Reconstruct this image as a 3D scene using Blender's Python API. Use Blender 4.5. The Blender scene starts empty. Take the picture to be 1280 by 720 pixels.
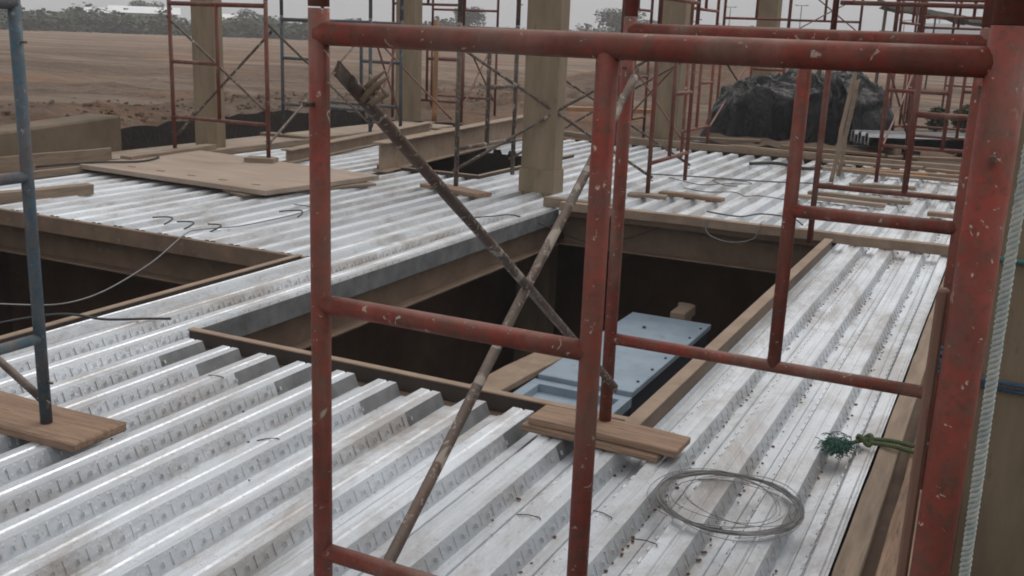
import bpy, bmesh, math, random
from mathutils import Vector, Matrix, noise
rnd = random.Random(7)
PI = math.pi
sc = bpy.context.scene
COL = sc.collection

# ------------------------------------------------------------------ materials
def new_mat(name):
    m = bpy.data.materials.new(name); m.use_nodes = True
    nt = m.node_tree; nt.nodes.clear()
    out = nt.nodes.new('ShaderNodeOutputMaterial')
    b = nt.nodes.new('ShaderNodeBsdfPrincipled')
    nt.links.new(b.outputs[0], out.inputs[0])
    return m, nt, b

def N(nt, t, **kw):
    n = nt.nodes.new(t)
    for k, v in kw.items():
        if k.startswith('i_'):
            n.inputs[k[2:].replace('_', ' ')].default_value = v
        else:
            setattr(n, k, v)
    return n

def noise_tex(nt, vec, scale, detail=6, rough=.6, dist=0.):
    n = nt.nodes.new('ShaderNodeTexNoise')
    n.inputs['Scale'].default_value = scale; n.inputs['Detail'].default_value = detail
    n.inputs['Roughness'].default_value = rough; n.inputs['Distortion'].default_value = dist
    nt.links.new(vec, n.inputs['Vector'])
    return n.outputs['Fac']

def ramp(nt, fac, stops):
    r = nt.nodes.new('ShaderNodeValToRGB')
    cr = r.color_ramp
    while len(cr.elements) < len(stops): cr.elements.new(.5)
    for e, (p, c) in zip(cr.elements, stops):
        e.position = p
        e.color = (c, c, c, 1) if isinstance(c, (int, float)) else (*c, 1)
    nt.links.new(fac, r.inputs[0])
    return r.outputs[0]

def mix(nt, fac, a, b, mode='MIX'):
    m = nt.nodes.new('ShaderNodeMix'); m.data_type = 'RGBA'; m.blend_type = mode
    for sock, v in ((m.inputs[0], fac), (m.inputs[6], a), (m.inputs[7], b)):
        if hasattr(v, 'is_linked'): nt.links.new(v, sock)
        elif isinstance(v, (int, float)): sock.default_value = v if sock.type == 'VALUE' else (v, v, v, 1)
        else: sock.default_value = (*v, 1)
    return m.outputs[2]

def bump(nt, b, height, strength, dist):
    n = nt.nodes.new('ShaderNodeBump'); n.inputs['Strength'].default_value = strength
    n.inputs['Distance'].default_value = dist
    nt.links.new(height, n.inputs['Height']); nt.links.new(n.outputs[0], b.inputs['Normal'])

def objvec(nt, scale=(1, 1, 1)):
    tc = nt.nodes.new('ShaderNodeTexCoord'); oi = nt.nodes.new('ShaderNodeObjectInfo')
    mp = nt.nodes.new('ShaderNodeMapping'); mp.inputs['Scale'].default_value = scale
    mul = nt.nodes.new('ShaderNodeMath'); mul.operation = 'MULTIPLY'; mul.inputs[1].default_value = 37.
    nt.links.new(oi.outputs['Random'], mul.inputs[0])
    nt.links.new(tc.outputs['Object'], mp.inputs[0]); nt.links.new(mul.outputs[0], mp.inputs['Location'])
    return mp.outputs[0]

def worldvec(nt, scale=(1, 1, 1)):
    g = nt.nodes.new('ShaderNodeNewGeometry'); mp = nt.nodes.new('ShaderNodeMapping')
    mp.inputs['Scale'].default_value = scale
    nt.links.new(g.outputs['Position'], mp.inputs[0])
    return mp.outputs[0]

def paint(name, base, dark, rust=(.10, .055, .035), spots=(.42, .37, .30), spot_amt=.655, rough=.6):
    m, nt, b = new_mat(name)
    v = objvec(nt)
    c = mix(nt, ramp(nt, noise_tex(nt, v, 9, 8, .65), [(.36, 0.), (.66, 1.)]), base, dark)
    c = mix(nt, ramp(nt, noise_tex(nt, v, 21, 8, .75), [(.50, 0.), (.62, .8)]), c, rust)
    c = mix(nt, ramp(nt, noise_tex(nt, v, 55, 3, .6), [(.52, 0.), (.66, .45)]), c, (.075, .03, .022))
    c = mix(nt, ramp(nt, noise_tex(nt, v, 2.2, 5, .6), [(.48, 0.), (.64, .42)]), c, (.15, .085, .062))
    sp = ramp(nt, noise_tex(nt, v, 33, 4, .6, 1.), [(spot_amt, 0.), (spot_amt + .03, .8)])
    c = mix(nt, sp, c, spots)
    v2 = objvec(nt, (1, 1, .3))
    c = mix(nt, ramp(nt, noise_tex(nt, v2, 5, 6, .6), [(.52, 0.), (.75, .42)]), c, (.27, .22, .175))
    sp2 = ramp(nt, noise_tex(nt, v, 8, 3, .55, .6), [(spot_amt + .02, 0.), (spot_amt + .06, .75)])
    c = mix(nt, sp2, c, spots)
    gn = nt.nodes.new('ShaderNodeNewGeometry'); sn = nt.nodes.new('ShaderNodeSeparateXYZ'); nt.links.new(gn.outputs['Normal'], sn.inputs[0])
    c = mix(nt, ramp(nt, sn.outputs[2], [(.55, 0.), (.97, .38)]), c, (.28, .21, .175))     # settled dust on upward faces, pale to paint their top highlights too
    nt.links.new(c, b.inputs['Base Color'])
    nt.links.new(ramp(nt, noise_tex(nt, v, 14, 4), [(.3, rough - .12), (.7, rough + .25)]), b.inputs['Roughness'])
    b.inputs['Specular IOR Level'].default_value = .28
    bump(nt, b, noise_tex(nt, v, 60, 6, .7), .35, .004)
    return m

def generic(name, c1, c2, scale=4, rough=.85, metallic=0., stretch=(1, 1, 1), bscale=40, bstr=.4, bdist=.006, c3=None, c3amt=.6, world=False):
    m, nt, b = new_mat(name)
    v = worldvec(nt, stretch) if world else objvec(nt, stretch)
    c = mix(nt, ramp(nt, noise_tex(nt, v, scale, 8, .62), [(.33, 0.), (.68, 1.)]), c1, c2)
    if c3: c = mix(nt, ramp(nt, noise_tex(nt, v, scale * 2.7, 6, .7), [(c3amt, 0.), (c3amt + .1, .9)]), c, c3)
    nt.links.new(c, b.inputs['Base Color'])
    b.inputs['Roughness'].default_value = rough; b.inputs['Metallic'].default_value = metallic
    if bstr: bump(nt, b, noise_tex(nt, v, bscale, 6, .65), bstr, bdist)
    return m

M = {}
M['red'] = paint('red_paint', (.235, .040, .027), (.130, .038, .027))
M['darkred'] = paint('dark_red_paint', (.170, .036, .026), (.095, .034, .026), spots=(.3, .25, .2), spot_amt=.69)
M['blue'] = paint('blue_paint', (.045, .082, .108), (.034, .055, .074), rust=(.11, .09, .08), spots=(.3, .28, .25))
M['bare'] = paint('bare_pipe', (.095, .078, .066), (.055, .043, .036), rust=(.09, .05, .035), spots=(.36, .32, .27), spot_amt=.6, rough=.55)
M['beam'] = generic('dusty_steel', (.20, .135, .092), (.125, .084, .058), 3, .8, 0, (1, 1, 1), 30, .25, .004, (.22, .175, .14), .6)
M['form'] = generic('dusty_edge_form', (.285, .21, .15), (.20, .142, .10), 5, .85, 0, (1, 1, 1), 40, .3, .004, (.14, .10, .08), .64)
M['shadedface'] = generic('shaded_edge_face', (.072, .055, .046), (.045, .036, .032), 5, .85, 0, bstr=.3)  # upright faces of the edge strips, their shade painted as a dark colour
M['shadedbrown'] = generic('shaded_brown_face', (.16, .115, .085), (.09, .066, .052), 4, .9, 0, (1, .4, 1), bstr=.3)  # brown side of the right edge strip, darkened to paint its shaded face
M['peeled'] = generic('peeled_timber', (.22, .125, .09), (.13, .07, .05), 9, .9, 0, (1, 1, .25), 40, .5, .004, (.17, .05, .04), .6)
M['wood'] = generic('weathered_wood', (.30, .195, .128), (.165, .102, .066), 9, .85, 0, (.22, 4., 4.), 45, .5, .004, (.10, .068, .05), .53)
M['greywood'] = generic('grey_wood', (.26, .195, .14), (.155, .115, .082), 7, .9, 0, (.35, 3., 3.), 45, .5, .004, (.1, .08, .06), .63)
M['concrete'] = generic('column_concrete', (.245, .188, .122), (.165, .124, .08), 2.2, .9, 0, (2.2, 2.2, .5), 45, .45, .004, (.115, .09, .062), .60)
M['slab'] = generic('dusty_concrete', (.32, .25, .19), (.22, .17, .128), 2.0, .9, 0, (1, 1, 1), 40, .3, .004, (.17, .135, .105), .64)
M['wall'] = generic('earth_stained_concrete', (.155, .115, .075), (.095, .07, .045), 1.8, .95, 0, (1, 1, 1), 30, .5, .01, (.06, .05, .038), .62)
M['ply'] = generic('dusty_plywood', (.335, .262, .205), (.245, .185, .14), 1.6, .85, 0, (.6, 2, 2), 30, .2, .003, (.24, .185, .145), .66)
M['cable'] = generic('black_cable', (.02, .02, .022), (.035, .032, .03), 8, .6, 0, bstr=0)
M['wire'] = generic('tie_wire', (.15, .15, .15), (.22, .215, .21), 20, .45, .6, bstr=0)
M['basement'] = generic('dark_earth_wall', (.16, .095, .065), (.085, .05, .034), 1.2, .95, 0, bscale=12, bstr=.6, bdist=.03)
M['greenrope'] = generic('green_rope', (.022, .075, .055), (.04, .11, .085), 30, .9, 0, bscale=200, bstr=.6, bdist=.002)
M['oliverope'] = generic('olive_rope', (.10, .12, .05), (.06, .085, .04), 30, .9, 0, bscale=200, bstr=.6, bdist=.002)
M['palerope'] = generic('pale_rope', (.50, .52, .48), (.30, .37, .35), 28, .9, 0, bscale=200, bstr=.6, bdist=.002, c3=(.36, .33, .20), c3amt=.6)
M['bluerope'] = generic('blue_rope', (.03, .06, .11), (.05, .085, .13), 30, .9, 0, bscale=200, bstr=.6, bdist=.002)
M['tealrope'] = generic('teal_rope', (.05, .13, .14), (.07, .17, .17), 30, .9, 0, bscale=200, bstr=.6, bdist=.002)
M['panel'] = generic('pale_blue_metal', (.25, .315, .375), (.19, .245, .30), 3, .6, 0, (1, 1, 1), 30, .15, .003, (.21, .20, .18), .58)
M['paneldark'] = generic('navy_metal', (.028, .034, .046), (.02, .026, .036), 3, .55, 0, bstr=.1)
M['orange'] = generic('orange_timber', (.36, .19, .085), (.25, .13, .065), 5, .8, 0, (1, 1, .3), 40, .3, .004)
M['thatch'] = generic('thatch', (.10, .085, .062), (.06, .052, .04), 3, 1., 0, (1, 1, 3), 18, .8, .05)
M['whitewash'] = generic('pale_building', (.72, .73, .74), (.6, .61, .62), .5, .8, 0, bstr=0)
M['greyroof'] = generic('grey_roof', (.24, .24, .245), (.19, .19, .195), .5, .8, 0, bstr=0)
M['leaf'] = generic('leaves', (.036, .05, .034), (.062, .078, .05), .35, .9, 0, bstr=0, world=True)
M['leafdark'] = generic('dark_leaves', (.022, .034, .020), (.04, .055, .03), 2, .9, 0, bstr=0, world=True)
M['bark'] = generic('bark', (.06, .05, .04), (.09, .075, .06), 6, .95, 0, bstr=.3)
M['rustflake'] = generic('rust_debris', (.14, .055, .022), (.07, .035, .02), 60, .9, 0, bstr=0, world=True)

def mk_deck():
    m, nt, b = new_mat('galvanised_deck')
    v = worldvec(nt); vs = worldvec(nt, (6, .35, 6)); vm = worldvec(nt, (1, .45, 1))
    vst = worldvec(nt, (9, .22, 1)); vsh = worldvec(nt, (1.13, .16, 1))
    c = mix(nt, ramp(nt, noise_tex(nt, v, 3, 8, .7), [(.35, 0.), (.7, 1.)]), (.685, .72, .755), (.575, .605, .635))
    c = mix(nt, ramp(nt, noise_tex(nt, vsh, 1., 2, .5), [(.42, 0.), (.58, .7)]), c, (.49, .515, .54))       # sheet to sheet
    c = mix(nt, ramp(nt, noise_tex(nt, vst, 2.4, 6, .65), [(.48, 0.), (.68, .6)]), c, (.39, .405, .42))      # streaks along the sheets
    c = mix(nt, ramp(nt, noise_tex(nt, vm, 1.7, 8, .74, .5), [(.47, 0.), (.64, .8)]), c, (.30, .27, .245))  # dusty footmarks
    c = mix(nt, ramp(nt, noise_tex(nt, v, 26, 4, .7), [(.60, 0.), (.68, .6)]), c, (.30, .25, .21))           # mud specks
    nt.links.new(c, b.inputs['Base Color'])
    nt.links.new(ramp(nt, noise_tex(nt, vm, 1.7, 8, .74, .5), [(.48, .70), (.66, .40)]), b.inputs['Metallic'])
    nt.links.new(ramp(nt, noise_tex(nt, vm, 5, 6, .7), [(.3, .40), (.7, .60)]), b.inputs['Roughness'])
    # rows of small pressed dimples
    g = N(nt, 'ShaderNodeNewGeometry'); sx = N(nt, 'ShaderNodeSeparateXYZ'); nt.links.new(g.outputs['Position'], sx.inputs[0])
    def wave(o, per):
        a = N(nt, 'ShaderNodeMath', operation='MULTIPLY'); a.inputs[1].default_value = 2 * PI / per; nt.links.new(o, a.inputs[0])
        s = N(nt, 'ShaderNodeMath', operation='SINE'); nt.links.new(a.outputs[0], s.inputs[0]); return s.outputs[0]
    pr = N(nt, 'ShaderNodeMath', operation='MULTIPLY'); nt.links.new(wave(sx.outputs[1], .052), pr.inputs[0]); nt.links.new(wave(sx.outputs[0], .0295), pr.inputs[1])
    th = ramp(nt, pr.outputs[0], [(.72, 0.), (.9, 1.)])
    nz = noise_tex(nt, v, 7, 6, .6)
    ad = N(nt, 'ShaderNodeMath', operation='MULTIPLY_ADD'); ad.inputs[1].default_value = .22
    nt.links.new(th, ad.inputs[0]); nt.links.new(nz, ad.inputs[2])
    bump(nt, b, ad.outputs[0], .5, .013)
    return m
M['deck'] = mk_deck()
M['darkmetal'] = generic('dark_deck_metal', (.22, .225, .23), (.12, .122, .125), 6, .5, .4, bstr=.2)  # darker metal for the last web faces and the edge plate
M['newsheet'] = generic('new_galvanised_sheet', (.84, .85, .86), (.76, .77, .78), 2, .5, .2, bstr=.1)

def mk_soil():
    m, nt, b = new_mat('tilled_soil')
    v = worldvec(nt); vs = worldvec(nt, (.45, 1.6, 1)); vb = worldvec(nt, (.25, .6, 1))
    vl = worldvec(nt, (.35, .35, 1)); vr = worldvec(nt, (.16, .9, 1))
    c = mix(nt, ramp(nt, noise_tex(nt, vb, .14, 8, .7), [(.38, 0.), (.62, 1.)]), (.300, .185, .112), (.175, .112, .072))
    c = mix(nt, ramp(nt, noise_tex(nt, vr, .45, 8, .72, .6), [(.48, 0.), (.62, .85)]), c, (.33, .235, .165))
    c = mix(nt, ramp(nt, noise_tex(nt, v, 1.1, 8, .75), [(.50, 0.), (.62, .8)]), c, (.095, .070, .052))
    c = mix(nt, ramp(nt, noise_tex(nt, vl, .42, 6, .62), [(.50, 0.), (.66, .8)]), c, (.40, .175, .070))
    c = mix(nt, ramp(nt, noise_tex(nt, v, 4.5, 8, .8), [(.47, 0.), (.62, .65)]), c, (.125, .08, .055))
    c = mix(nt, ramp(nt, noise_tex(nt, v, 6.5, 6, .8), [(.56, 0.), (.66, .6)]), c, (.36, .26, .18))
    c = mix(nt, ramp(nt, noise_tex(nt, worldvec(nt, (.05, .28, 1)), .8, 6, .7, .5), [(.50, 0.), (.60, .62)]), c, (.42, .32, .235))
    c = mix(nt, ramp(nt, noise_tex(nt, worldvec(nt, (.12, .35, 1)), .9, 6, .7, .5), [(.54, 0.), (.64, .6)]), c, (.13, .090, .066))
    c = mix(nt, ramp(nt, noise_tex(nt, v, .8, 8, .75), [(.63, 0.), (.70, .6)]), c, (.070, .080, .042))
    nt.links.new(c, b.inputs['Base Color']); b.inputs['Roughness'].default_value = .97
    bump(nt, b, noise_tex(nt, v, 3.2, 12, .85), 1., .38)
    return m
M['soil'] = mk_soil()
M['shadeearth'] = generic('shade_dark_cut_earth', (.022, .015, .011), (.012, .009, .007), 1.5, .97, 0, bscale=9, bstr=.7, bdist=.05)  # pit wall soil, near black to paint the shade in the trench

def mk_tarp():
    m, nt, b = new_mat('black_plastic')
    v = worldvec(nt)
    g = N(nt, 'ShaderNodeNewGeometry')
    c = mix(nt, ramp(nt, noise_tex(nt, v, 2.2, 8, .7), [(.62, 0.), (.74, .6)]), (.004, .004, .005), (.05, .042, .036))
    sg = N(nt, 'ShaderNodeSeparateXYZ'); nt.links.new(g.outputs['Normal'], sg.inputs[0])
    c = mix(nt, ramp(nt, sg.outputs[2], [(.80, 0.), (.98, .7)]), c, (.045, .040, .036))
    nt.links.new(c, b.inputs['Base Color']); b.inputs['Roughness'].default_value = .38
    b.inputs['Specular IOR Level'].default_value = .3
    bump(nt, b, noise_tex(nt, worldvec(nt, (1, 1, .45)), 4.5, 4, .55, 2.5), .7, .10)
    return m
M['tarp'] = mk_tarp()

# ------------------------------------------------------------------ geometry helpers
def add_box(bm, c, s, rot=None):
    """box centred at c with full size s, optional rotation matrix about its centre"""
    m = Matrix.Translation(Vector(c))
    if rot is not None: m = m @ rot.to_4x4()
    vs = [bm.verts.new(m @ Vector((x * s[0] / 2, y * s[1] / 2, z * s[2] / 2))) for z in (-1, 1) for y in (-1, 1) for x in (-1, 1)]
    for f in ((0, 2, 3, 1), (4, 5, 7, 6), (0, 1, 5, 4), (2, 6, 7, 3), (0, 4, 6, 2), (1, 3, 7, 5)):
        bm.faces.new([vs[i] for i in f])
    return vs

def add_mm(bm, lo, hi):
    add_box(bm, [(a + b) / 2 for a, b in zip(lo, hi)], [abs(b - a) for a, b in zip(lo, hi)])

def rz(a): return Matrix.Rotation(a, 3, 'Z')

def add_tube(bm, pts, r, seg=10, cap=True, closed=False):
    pts = [Vector(p) for p in pts]; n = len(pts)
    rs = r if isinstance(r, (list, tuple)) else [r] * n
    rings = []; prev = None
    for i, p in enumerate(pts):
        a = pts[i - 1] if (i > 0 or closed) else p
        c = pts[(i + 1) % n] if (i < n - 1 or closed) else p
        t = (c - a).normalized()
        if prev is None:
            u = t.cross(Vector((0, 0, 1)))
            if u.length < 1e-3: u = t.cross(Vector((1, 0, 0)))
        else:
            u = prev - t * prev.dot(t)
        u.normalize(); prev = u; w = t.cross(u)
        rings.append([bm.verts.new(p + (u * math.cos(k * 2 * PI / seg) + w * math.sin(k * 2 * PI / seg)) * rs[i]) for k in range(seg)])
    m = n if closed else n - 1
    for i in range(m):
        A, B = rings[i], rings[(i + 1) % n]
        for k in range(seg):
            f = bm.faces.new((A[k], A[(k + 1) % seg], B[(k + 1) % seg], B[k])); f.smooth = True
    if cap and not closed:
        bm.faces.new(rings[0][::-1]); bm.faces.new(rings[-1])

def obj(name, bm, mat, parent=None, bevel=0., loc=None):
    bmesh.ops.recalc_face_normals(bm, faces=bm.faces)
    if bevel:
        es = [e for e in bm.edges if len(e.link_faces) == 2 and e.calc_face_angle(0) > .6 and not (e.link_faces[0].smooth and e.link_faces[1].smooth)]
        bmesh.ops.bevel(bm, geom=es, offset=bevel, segments=1, affect='EDGES', clamp_overlap=True)
    me = bpy.data.meshes.new(name); bm.to_mesh(me); bm.free()
    me.materials.append(M[mat] if isinstance(mat, str) else mat)
    o = bpy.data.objects.new(name, me); COL.objects.link(o)
    if parent: o.parent = parent
    if loc: o.location = loc
    return o

def tag(o, label, cat, group=None):
    o['label'] = label; o['category'] = cat; o['kind'] = 'thing'
    if group: o['group'] = group
    return o

def thing(name, label, cat, loc=(0, 0, 0), rot=0., group=None):
    o = bpy.data.objects.new(name, None); COL.objects.link(o)
    o.empty_display_size = .1; o.location = loc; o.rotation_euler = (0, 0, rot)
    return tag(o, label, cat, group)

def kind(o, k): o['kind'] = k; return o

def board(label, c, size, rot=0., mat='wood', name='plank', cat='plank', group='loose timber boards', tilt=0., bev=.004, rough=True):
    """a sawn board with slightly uneven edges lying flat; its origin is at its own centre"""
    bm = bmesh.new(); L, Wd, T = size
    n = max(3, int(L / .25)); rows = []
    for i in range(n + 1):
        x = -L / 2 + L * i / n
        j = lambda s: rnd.uniform(-s, s) if rough else 0
        w = Wd / 2; sag = .004 * math.sin(i * 1.3) if rough else 0
        rows.append([bm.verts.new((x + (j(.006) if i in (0, n) else 0), -w + j(.003), -T / 2 + sag)), bm.verts.new((x + (j(.006) if i in (0, n) else 0), w + j(.003), -T / 2 + sag)),
                     bm.verts.new((x + (j(.006) if i in (0, n) else 0), w + j(.003), T / 2 + sag)), bm.verts.new((x + (j(.006) if i in (0, n) else 0), -w + j(.003), T / 2 + sag))])
    for a, b in zip(rows, rows[1:]):
        for k in range(4): bm.faces.new((a[k], a[(k + 1) % 4], b[(k + 1) % 4], b[k]))
    bm.faces.new(rows[0]); bm.faces.new(rows[-1][::-1])
    o = obj(name, bm, mat, bevel=bev)
    o.location = c; o.rotation_euler = (0, tilt, rot)
    return tag(o, label, cat, group)

def sm(a, b, t):
    t = min(1, max(0, (t - a) / (b - a))); return t * t * (3 - 2 * t)

# ------------------------------------------------------------------ terrain
PITX0, PITX1, PITY0, PITY1 = -13.4, 4.5, -7.0, 19.6
def inside(x, y): return PITX0 < x < PITX1 and PITY0 < y < PITY1
def ground_z(x, y):
    if inside(x, y): return -3.2 + .08 * noise.noise((x * .8, y * .8, 3))
    d = math.hypot(x, y)
    near = 1 - sm(35, 120, d)
    z = -.0032 * min(max(0, d - 25), 280) + .16 * noise.fractal((x * .22, y * .22, 0), 1., 2., 4) * near + .05 * noise.fractal((x * 1.3, y * 1.3, 5), 1., 2., 4) * near
    z += .10 * noise.noise((x * .05, y * .3, 9)) * near
    # loose soil thrown up along the edge of the excavation
    e = max(0, PITX0 - x)
    if x < PITX0: z += .16 * math.exp(-(e / 2.) ** 2) + .30 * math.exp(-((e - 2.2) / 1.8) ** 2) * (.6 + .8 * noise.noise((y * .45, x * .3, 2))) + .17 * noise.fractal((x * 1.1, y * 1.1, 4), 1., 2., 4) * math.exp(-(e / 5.) ** 2)
    if y > PITY1 and x > -9: z = z * .35 - .12 * (1 - sm(22, 40, y))
    # a distant spoil heap
    z += 1.5 * math.exp(-(((x + 10.5) / 4.5) ** 2 + ((y - 42) / 4) ** 2))
    return z

def lines(lo, hi, cuts, fine_lo, fine_hi, step):
    L = []
    v = fine_lo
    while v <= fine_hi: L.append(v); v += step
    s = step; v = fine_lo
    while v > lo: s *= 1.22; v -= s; L.append(max(v, lo))
    s = step; v = fine_hi
    while v < hi: s *= 1.22; v += s; L.append(min(v, hi))
    for c in cuts: L += [c - .03, c + .03]
    return sorted(set(round(x, 3) for x in L))
xs = lines(-400, 310, (PITX0, PITX1), -26, 6, .26); ys = lines(-140, 400, (PITY0, PITY1), -8, 36, .26)
bm = bmesh.new(); grid = [[bm.verts.new((x, y, ground_z(x, y))) for x in xs] for y in ys]
for j in range(len(ys) - 1):
    for i in range(len(xs) - 1):
        f = bm.faces.new((grid[j][i], grid[j][i + 1], grid[j + 1][i + 1], grid[j + 1][i]))
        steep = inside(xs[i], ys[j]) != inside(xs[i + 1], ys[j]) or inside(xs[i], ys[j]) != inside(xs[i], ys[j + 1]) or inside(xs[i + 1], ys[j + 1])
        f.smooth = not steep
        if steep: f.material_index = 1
go = obj('ground', bm, 'soil'); go.data.materials.append(M['shadeearth']); kind(go, 'structure')

# clods of soil along the bank
bm = bmesh.new()
for k in range(3000):
    x = PITX0 - .1 - abs(rnd.gauss(0, 2.6)); y = rnd.uniform(6, 34)
    s = abs(rnd.gauss(0, .020)) + .010
    z = ground_z(x, y)
    vs = bmesh.ops.create_icosphere(bm, subdivisions=1, radius=s, matrix=Matrix.Translation((x, y, z + s * .3)) @ Matrix.Diagonal((1, rnd.uniform(.7, 1.4), rnd.uniform(.5, .9), 1)))['verts']
    for v in vs: v.co += Vector((rnd.uniform(-1, 1), rnd.uniform(-1, 1), rnd.uniform(-1, 1))) * s * .3
o = obj('soil_clods', bm, 'soil'); kind(o, 'stuff'); o['label'] = 'loose clods of brown soil along the edge of the excavation'; o['category'] = 'soil'

# basement walls added under the deck to block far light and keep it dark
def wallbox(label, lo, hi, mat='basement'):
    bm = bmesh.new(); add_mm(bm, lo, hi); return tag(obj('basement_light_blocker', bm, mat), label, 'wall')
wallbox('added light-blocking dark brown basement wall at the back of the large opening', (-6.0, 13.4, -3.3), (-.5, 13.6, -.5))
wallbox('added light-blocking dark basement wall on the left below the large opening', (-6.3, 2.0, -3.3), (-6.1, 13.35, -.75))
wallbox('added light-blocking dark basement wall below the deck edge planks', (-.45, 1.0, -3.3), (-.3, 13.35, -.75))
wallbox('added light-blocking dark earth wall at the back of the left opening', (-11.9, 9.0, -3.3), (-6.4, 9.2, -.75))
wallbox('added light-blocking dark earth wall below the concrete ledge', (-12.35, 5.5, -3.3), (-12.1, 19.4, -.36))
wallbox('added light-blocking dark basement wall below the near deck', (-12.0, .6, -3.3), (-.5, .8, -.75))

# ------------------------------------------------------------------ steel deck
PITCH = .295; X0 = -2.2 - .0625     # start of one top flat
PROF = [(0, 0), (.050, 0), (.058, -.007), (.066, -.007), (.074, 0), (.125, 0), (.156, -.075), (.205, -.075), (.209, -.066), (.215, -.066), (.219, -.075), (.264, -.075)]
def prof_pts(x0, x1):
    pts = []
    k0 = math.floor((x0 - X0) / PITCH) - 1; k1 = math.ceil((x1 - X0) / PITCH) + 1
    raw = [(X0 + k * PITCH + a, z) for k in range(k0, k1 + 1) for a, z in PROF]
    def at(x):
        for (xa, za), (xb, zb) in zip(raw, raw[1:]):
            if xa <= x <= xb: return za + (zb - za) * (x - xa) / (xb - xa)
    pts.append((x0, at(x0))); pts += [p for p in raw if x0 + .002 < p[0] < x1 - .002]; pts.append((x1, at(x1)))
    return pts
dk = bmesh.new()
def deck(x0, x1, y0, y1, darkmetal=False):
    pts = prof_pts(x0, x1); n = max(1, int((y1 - y0) / .35)); rows = []
    for i in range(n + 1):
        y = y0 + (y1 - y0) * i / n
        rows.append([dk.verts.new((x + .0035 * noise.noise((x * .9, y * .7, 1)), y, z + .006 * noise.noise((x * 1.7, y * .9, 7)))) for x, z in pts])
    for j, (a, b) in enumerate(zip(rows, rows[1:])):
        for k in range(len(pts) - 1):
            f = dk.faces.new((a[k], a[k + 1], b[k + 1], b[k]))
            if darkmetal and j == n - 1 and (abs(pts[k][1] - pts[k + 1][1]) > .03): f.material_index = 1
deck(-5.46, -.41, -1.5, 4.38)
deck(-4.70, -1.60, 4.38, 4.76, True)
deck(-5.46, -4.70, 4.38, 4.70); deck(-1.60, -.41, 4.38, 4.70)
deck(-5.46, -4.72, 4.70, 10.98)
deck(-1.53, -.41, 4.70, 11.12)
deck(-10.95, -5.46, 7.16, 10.98)
deck(-10.95, -.41, 11.12, 12.55)
deck(-10.95, -5.46, 10.98, 11.12); deck(-5.46, -4.72, 10.98, 11.12)
deck(-10.95, -8.35, 12.55, 18.6)
deck(-6.62, -.41, 12.55, 18.6)
deck(-8.35, -6.62, 15.95, 18.6)
# pressed marks on the webs
kmin = math.floor((-5.46 - X0) / PITCH); kmax = math.ceil((-.41 - X0) / PITCH)
for k in range(kmin, kmax):
    for side in (0, 1):
        if side == 0: xa, za, xb, zb = .125, 0, .156, -.075
        else: xa, za, xb, zb = .264, -.075, .295, 0
        bx = X0 + k * PITCH + (xa + xb) / 2
        ang = math.atan2(zb - za, xb - xa)
        R3 = Matrix.Rotation(-ang, 3, 'Y')
        y = 1.4 + .03 * (k % 3)
        y1 = 10.5 if (bx > -1.5 or bx < -4.75) else 4.36
        if not (-5.3 < bx < -.5): continue
        while y < y1:
            nrm = R3 @ Vector((0, 0, 1))
            if nrm.z < 0: nrm = -nrm
            c = Vector((bx, y, -.0375)) + nrm * .0010
            add_box(dk, c, (.054, .008, .006), R3)
            add_box(dk, c + Vector((-.012, .048, .0)), (.007, .044, .006), R3)
            add_box(dk, c + Vector((.012, .060, .0)), (.021, .010, .008), R3)
            y += .112
dko = obj('deck_floor', dk, 'deck'); dko.data.materials.append(M['darkmetal']); kind(dko, 'structure')

# small rusty offcuts lying in rows along the valleys
bm = bmesh.new()
for k in range(kmin, kmax + 1):
    xv = X0 + k * PITCH + .160
    if xv > -.45: continue
    dense = .75 if xv > -1.7 else .05
    y = 2.6
    while y < (17 if xv > -1.5 or xv < -20 else 4.6):
        if rnd.random() < dense * (.35 + .65 * (noise.noise((xv * 3, y * .8, 2)) > -.1)):
            s = rnd.uniform(.003, .0085)
            add_box(bm, (xv + rnd.uniform(-.008, .016), y, -.072 + s * .3), (s * 1.4, s * rnd.uniform(1, 3), s * .7), rz(rnd.uniform(0, 3)))
        y += rnd.uniform(.03, .09)
o = obj('rust_debris', bm, 'rustflake'); kind(o, 'stuff'); o['label'] = 'rusty crumbs lying along the valleys of the steel deck'; o['category'] = 'debris'

# ------------------------------------------------------------------ edge forms and beams
def form(label, lo, hi, mat='form', name='edge_form', cat='edge form', lip=None):
    """an edge strip: upright face coloured dark for its shade, with a pale dusty lip along its top"""
    c = [(a + b) / 2 for a, b in zip(lo, hi)]
    if lip is None:
        bm = bmesh.new(); add_mm(bm, lo, hi); bmesh.ops.translate(bm, verts=bm.verts, vec=[-q for q in c])
        return tag(obj(name, bm, mat, bevel=.004, loc=c), label, cat, 'edge forms around the deck openings')
    t = thing(name, label, cat, c, 0, 'edge forms around the deck openings')
    q = [-x for x in c]
    bm = bmesh.new(); add_mm(bm, lo, (hi[0], hi[1], hi[2] - .012)); bmesh.ops.translate(bm, verts=bm.verts, vec=q); obj('upright', bm, lip, t)
    bm = bmesh.new(); add_mm(bm, (lo[0] - .008, lo[1] - .008, hi[2] - .012), (hi[0] + .008, hi[1] + .008, hi[2])); bmesh.ops.translate(bm, verts=bm.verts, vec=q); obj('lip', bm, mat, t, bevel=.003)
    return t
form('dusty edge strip along the near side of the large opening', (-4.72, 4.875, -.09), (-1.62, 4.915, .016), lip='shadedface')
form('dusty timber edge strip along the right side of the large opening', (-1.605, 4.72, -.09), (-1.535, 10.70, .062), 'form', lip='shadedbrown')
form('dusty edge strip along the right side of the left opening', (-5.53, 2.2, -.09), (-5.49, 7.06, .030), 'form', lip='shadedface')
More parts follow.
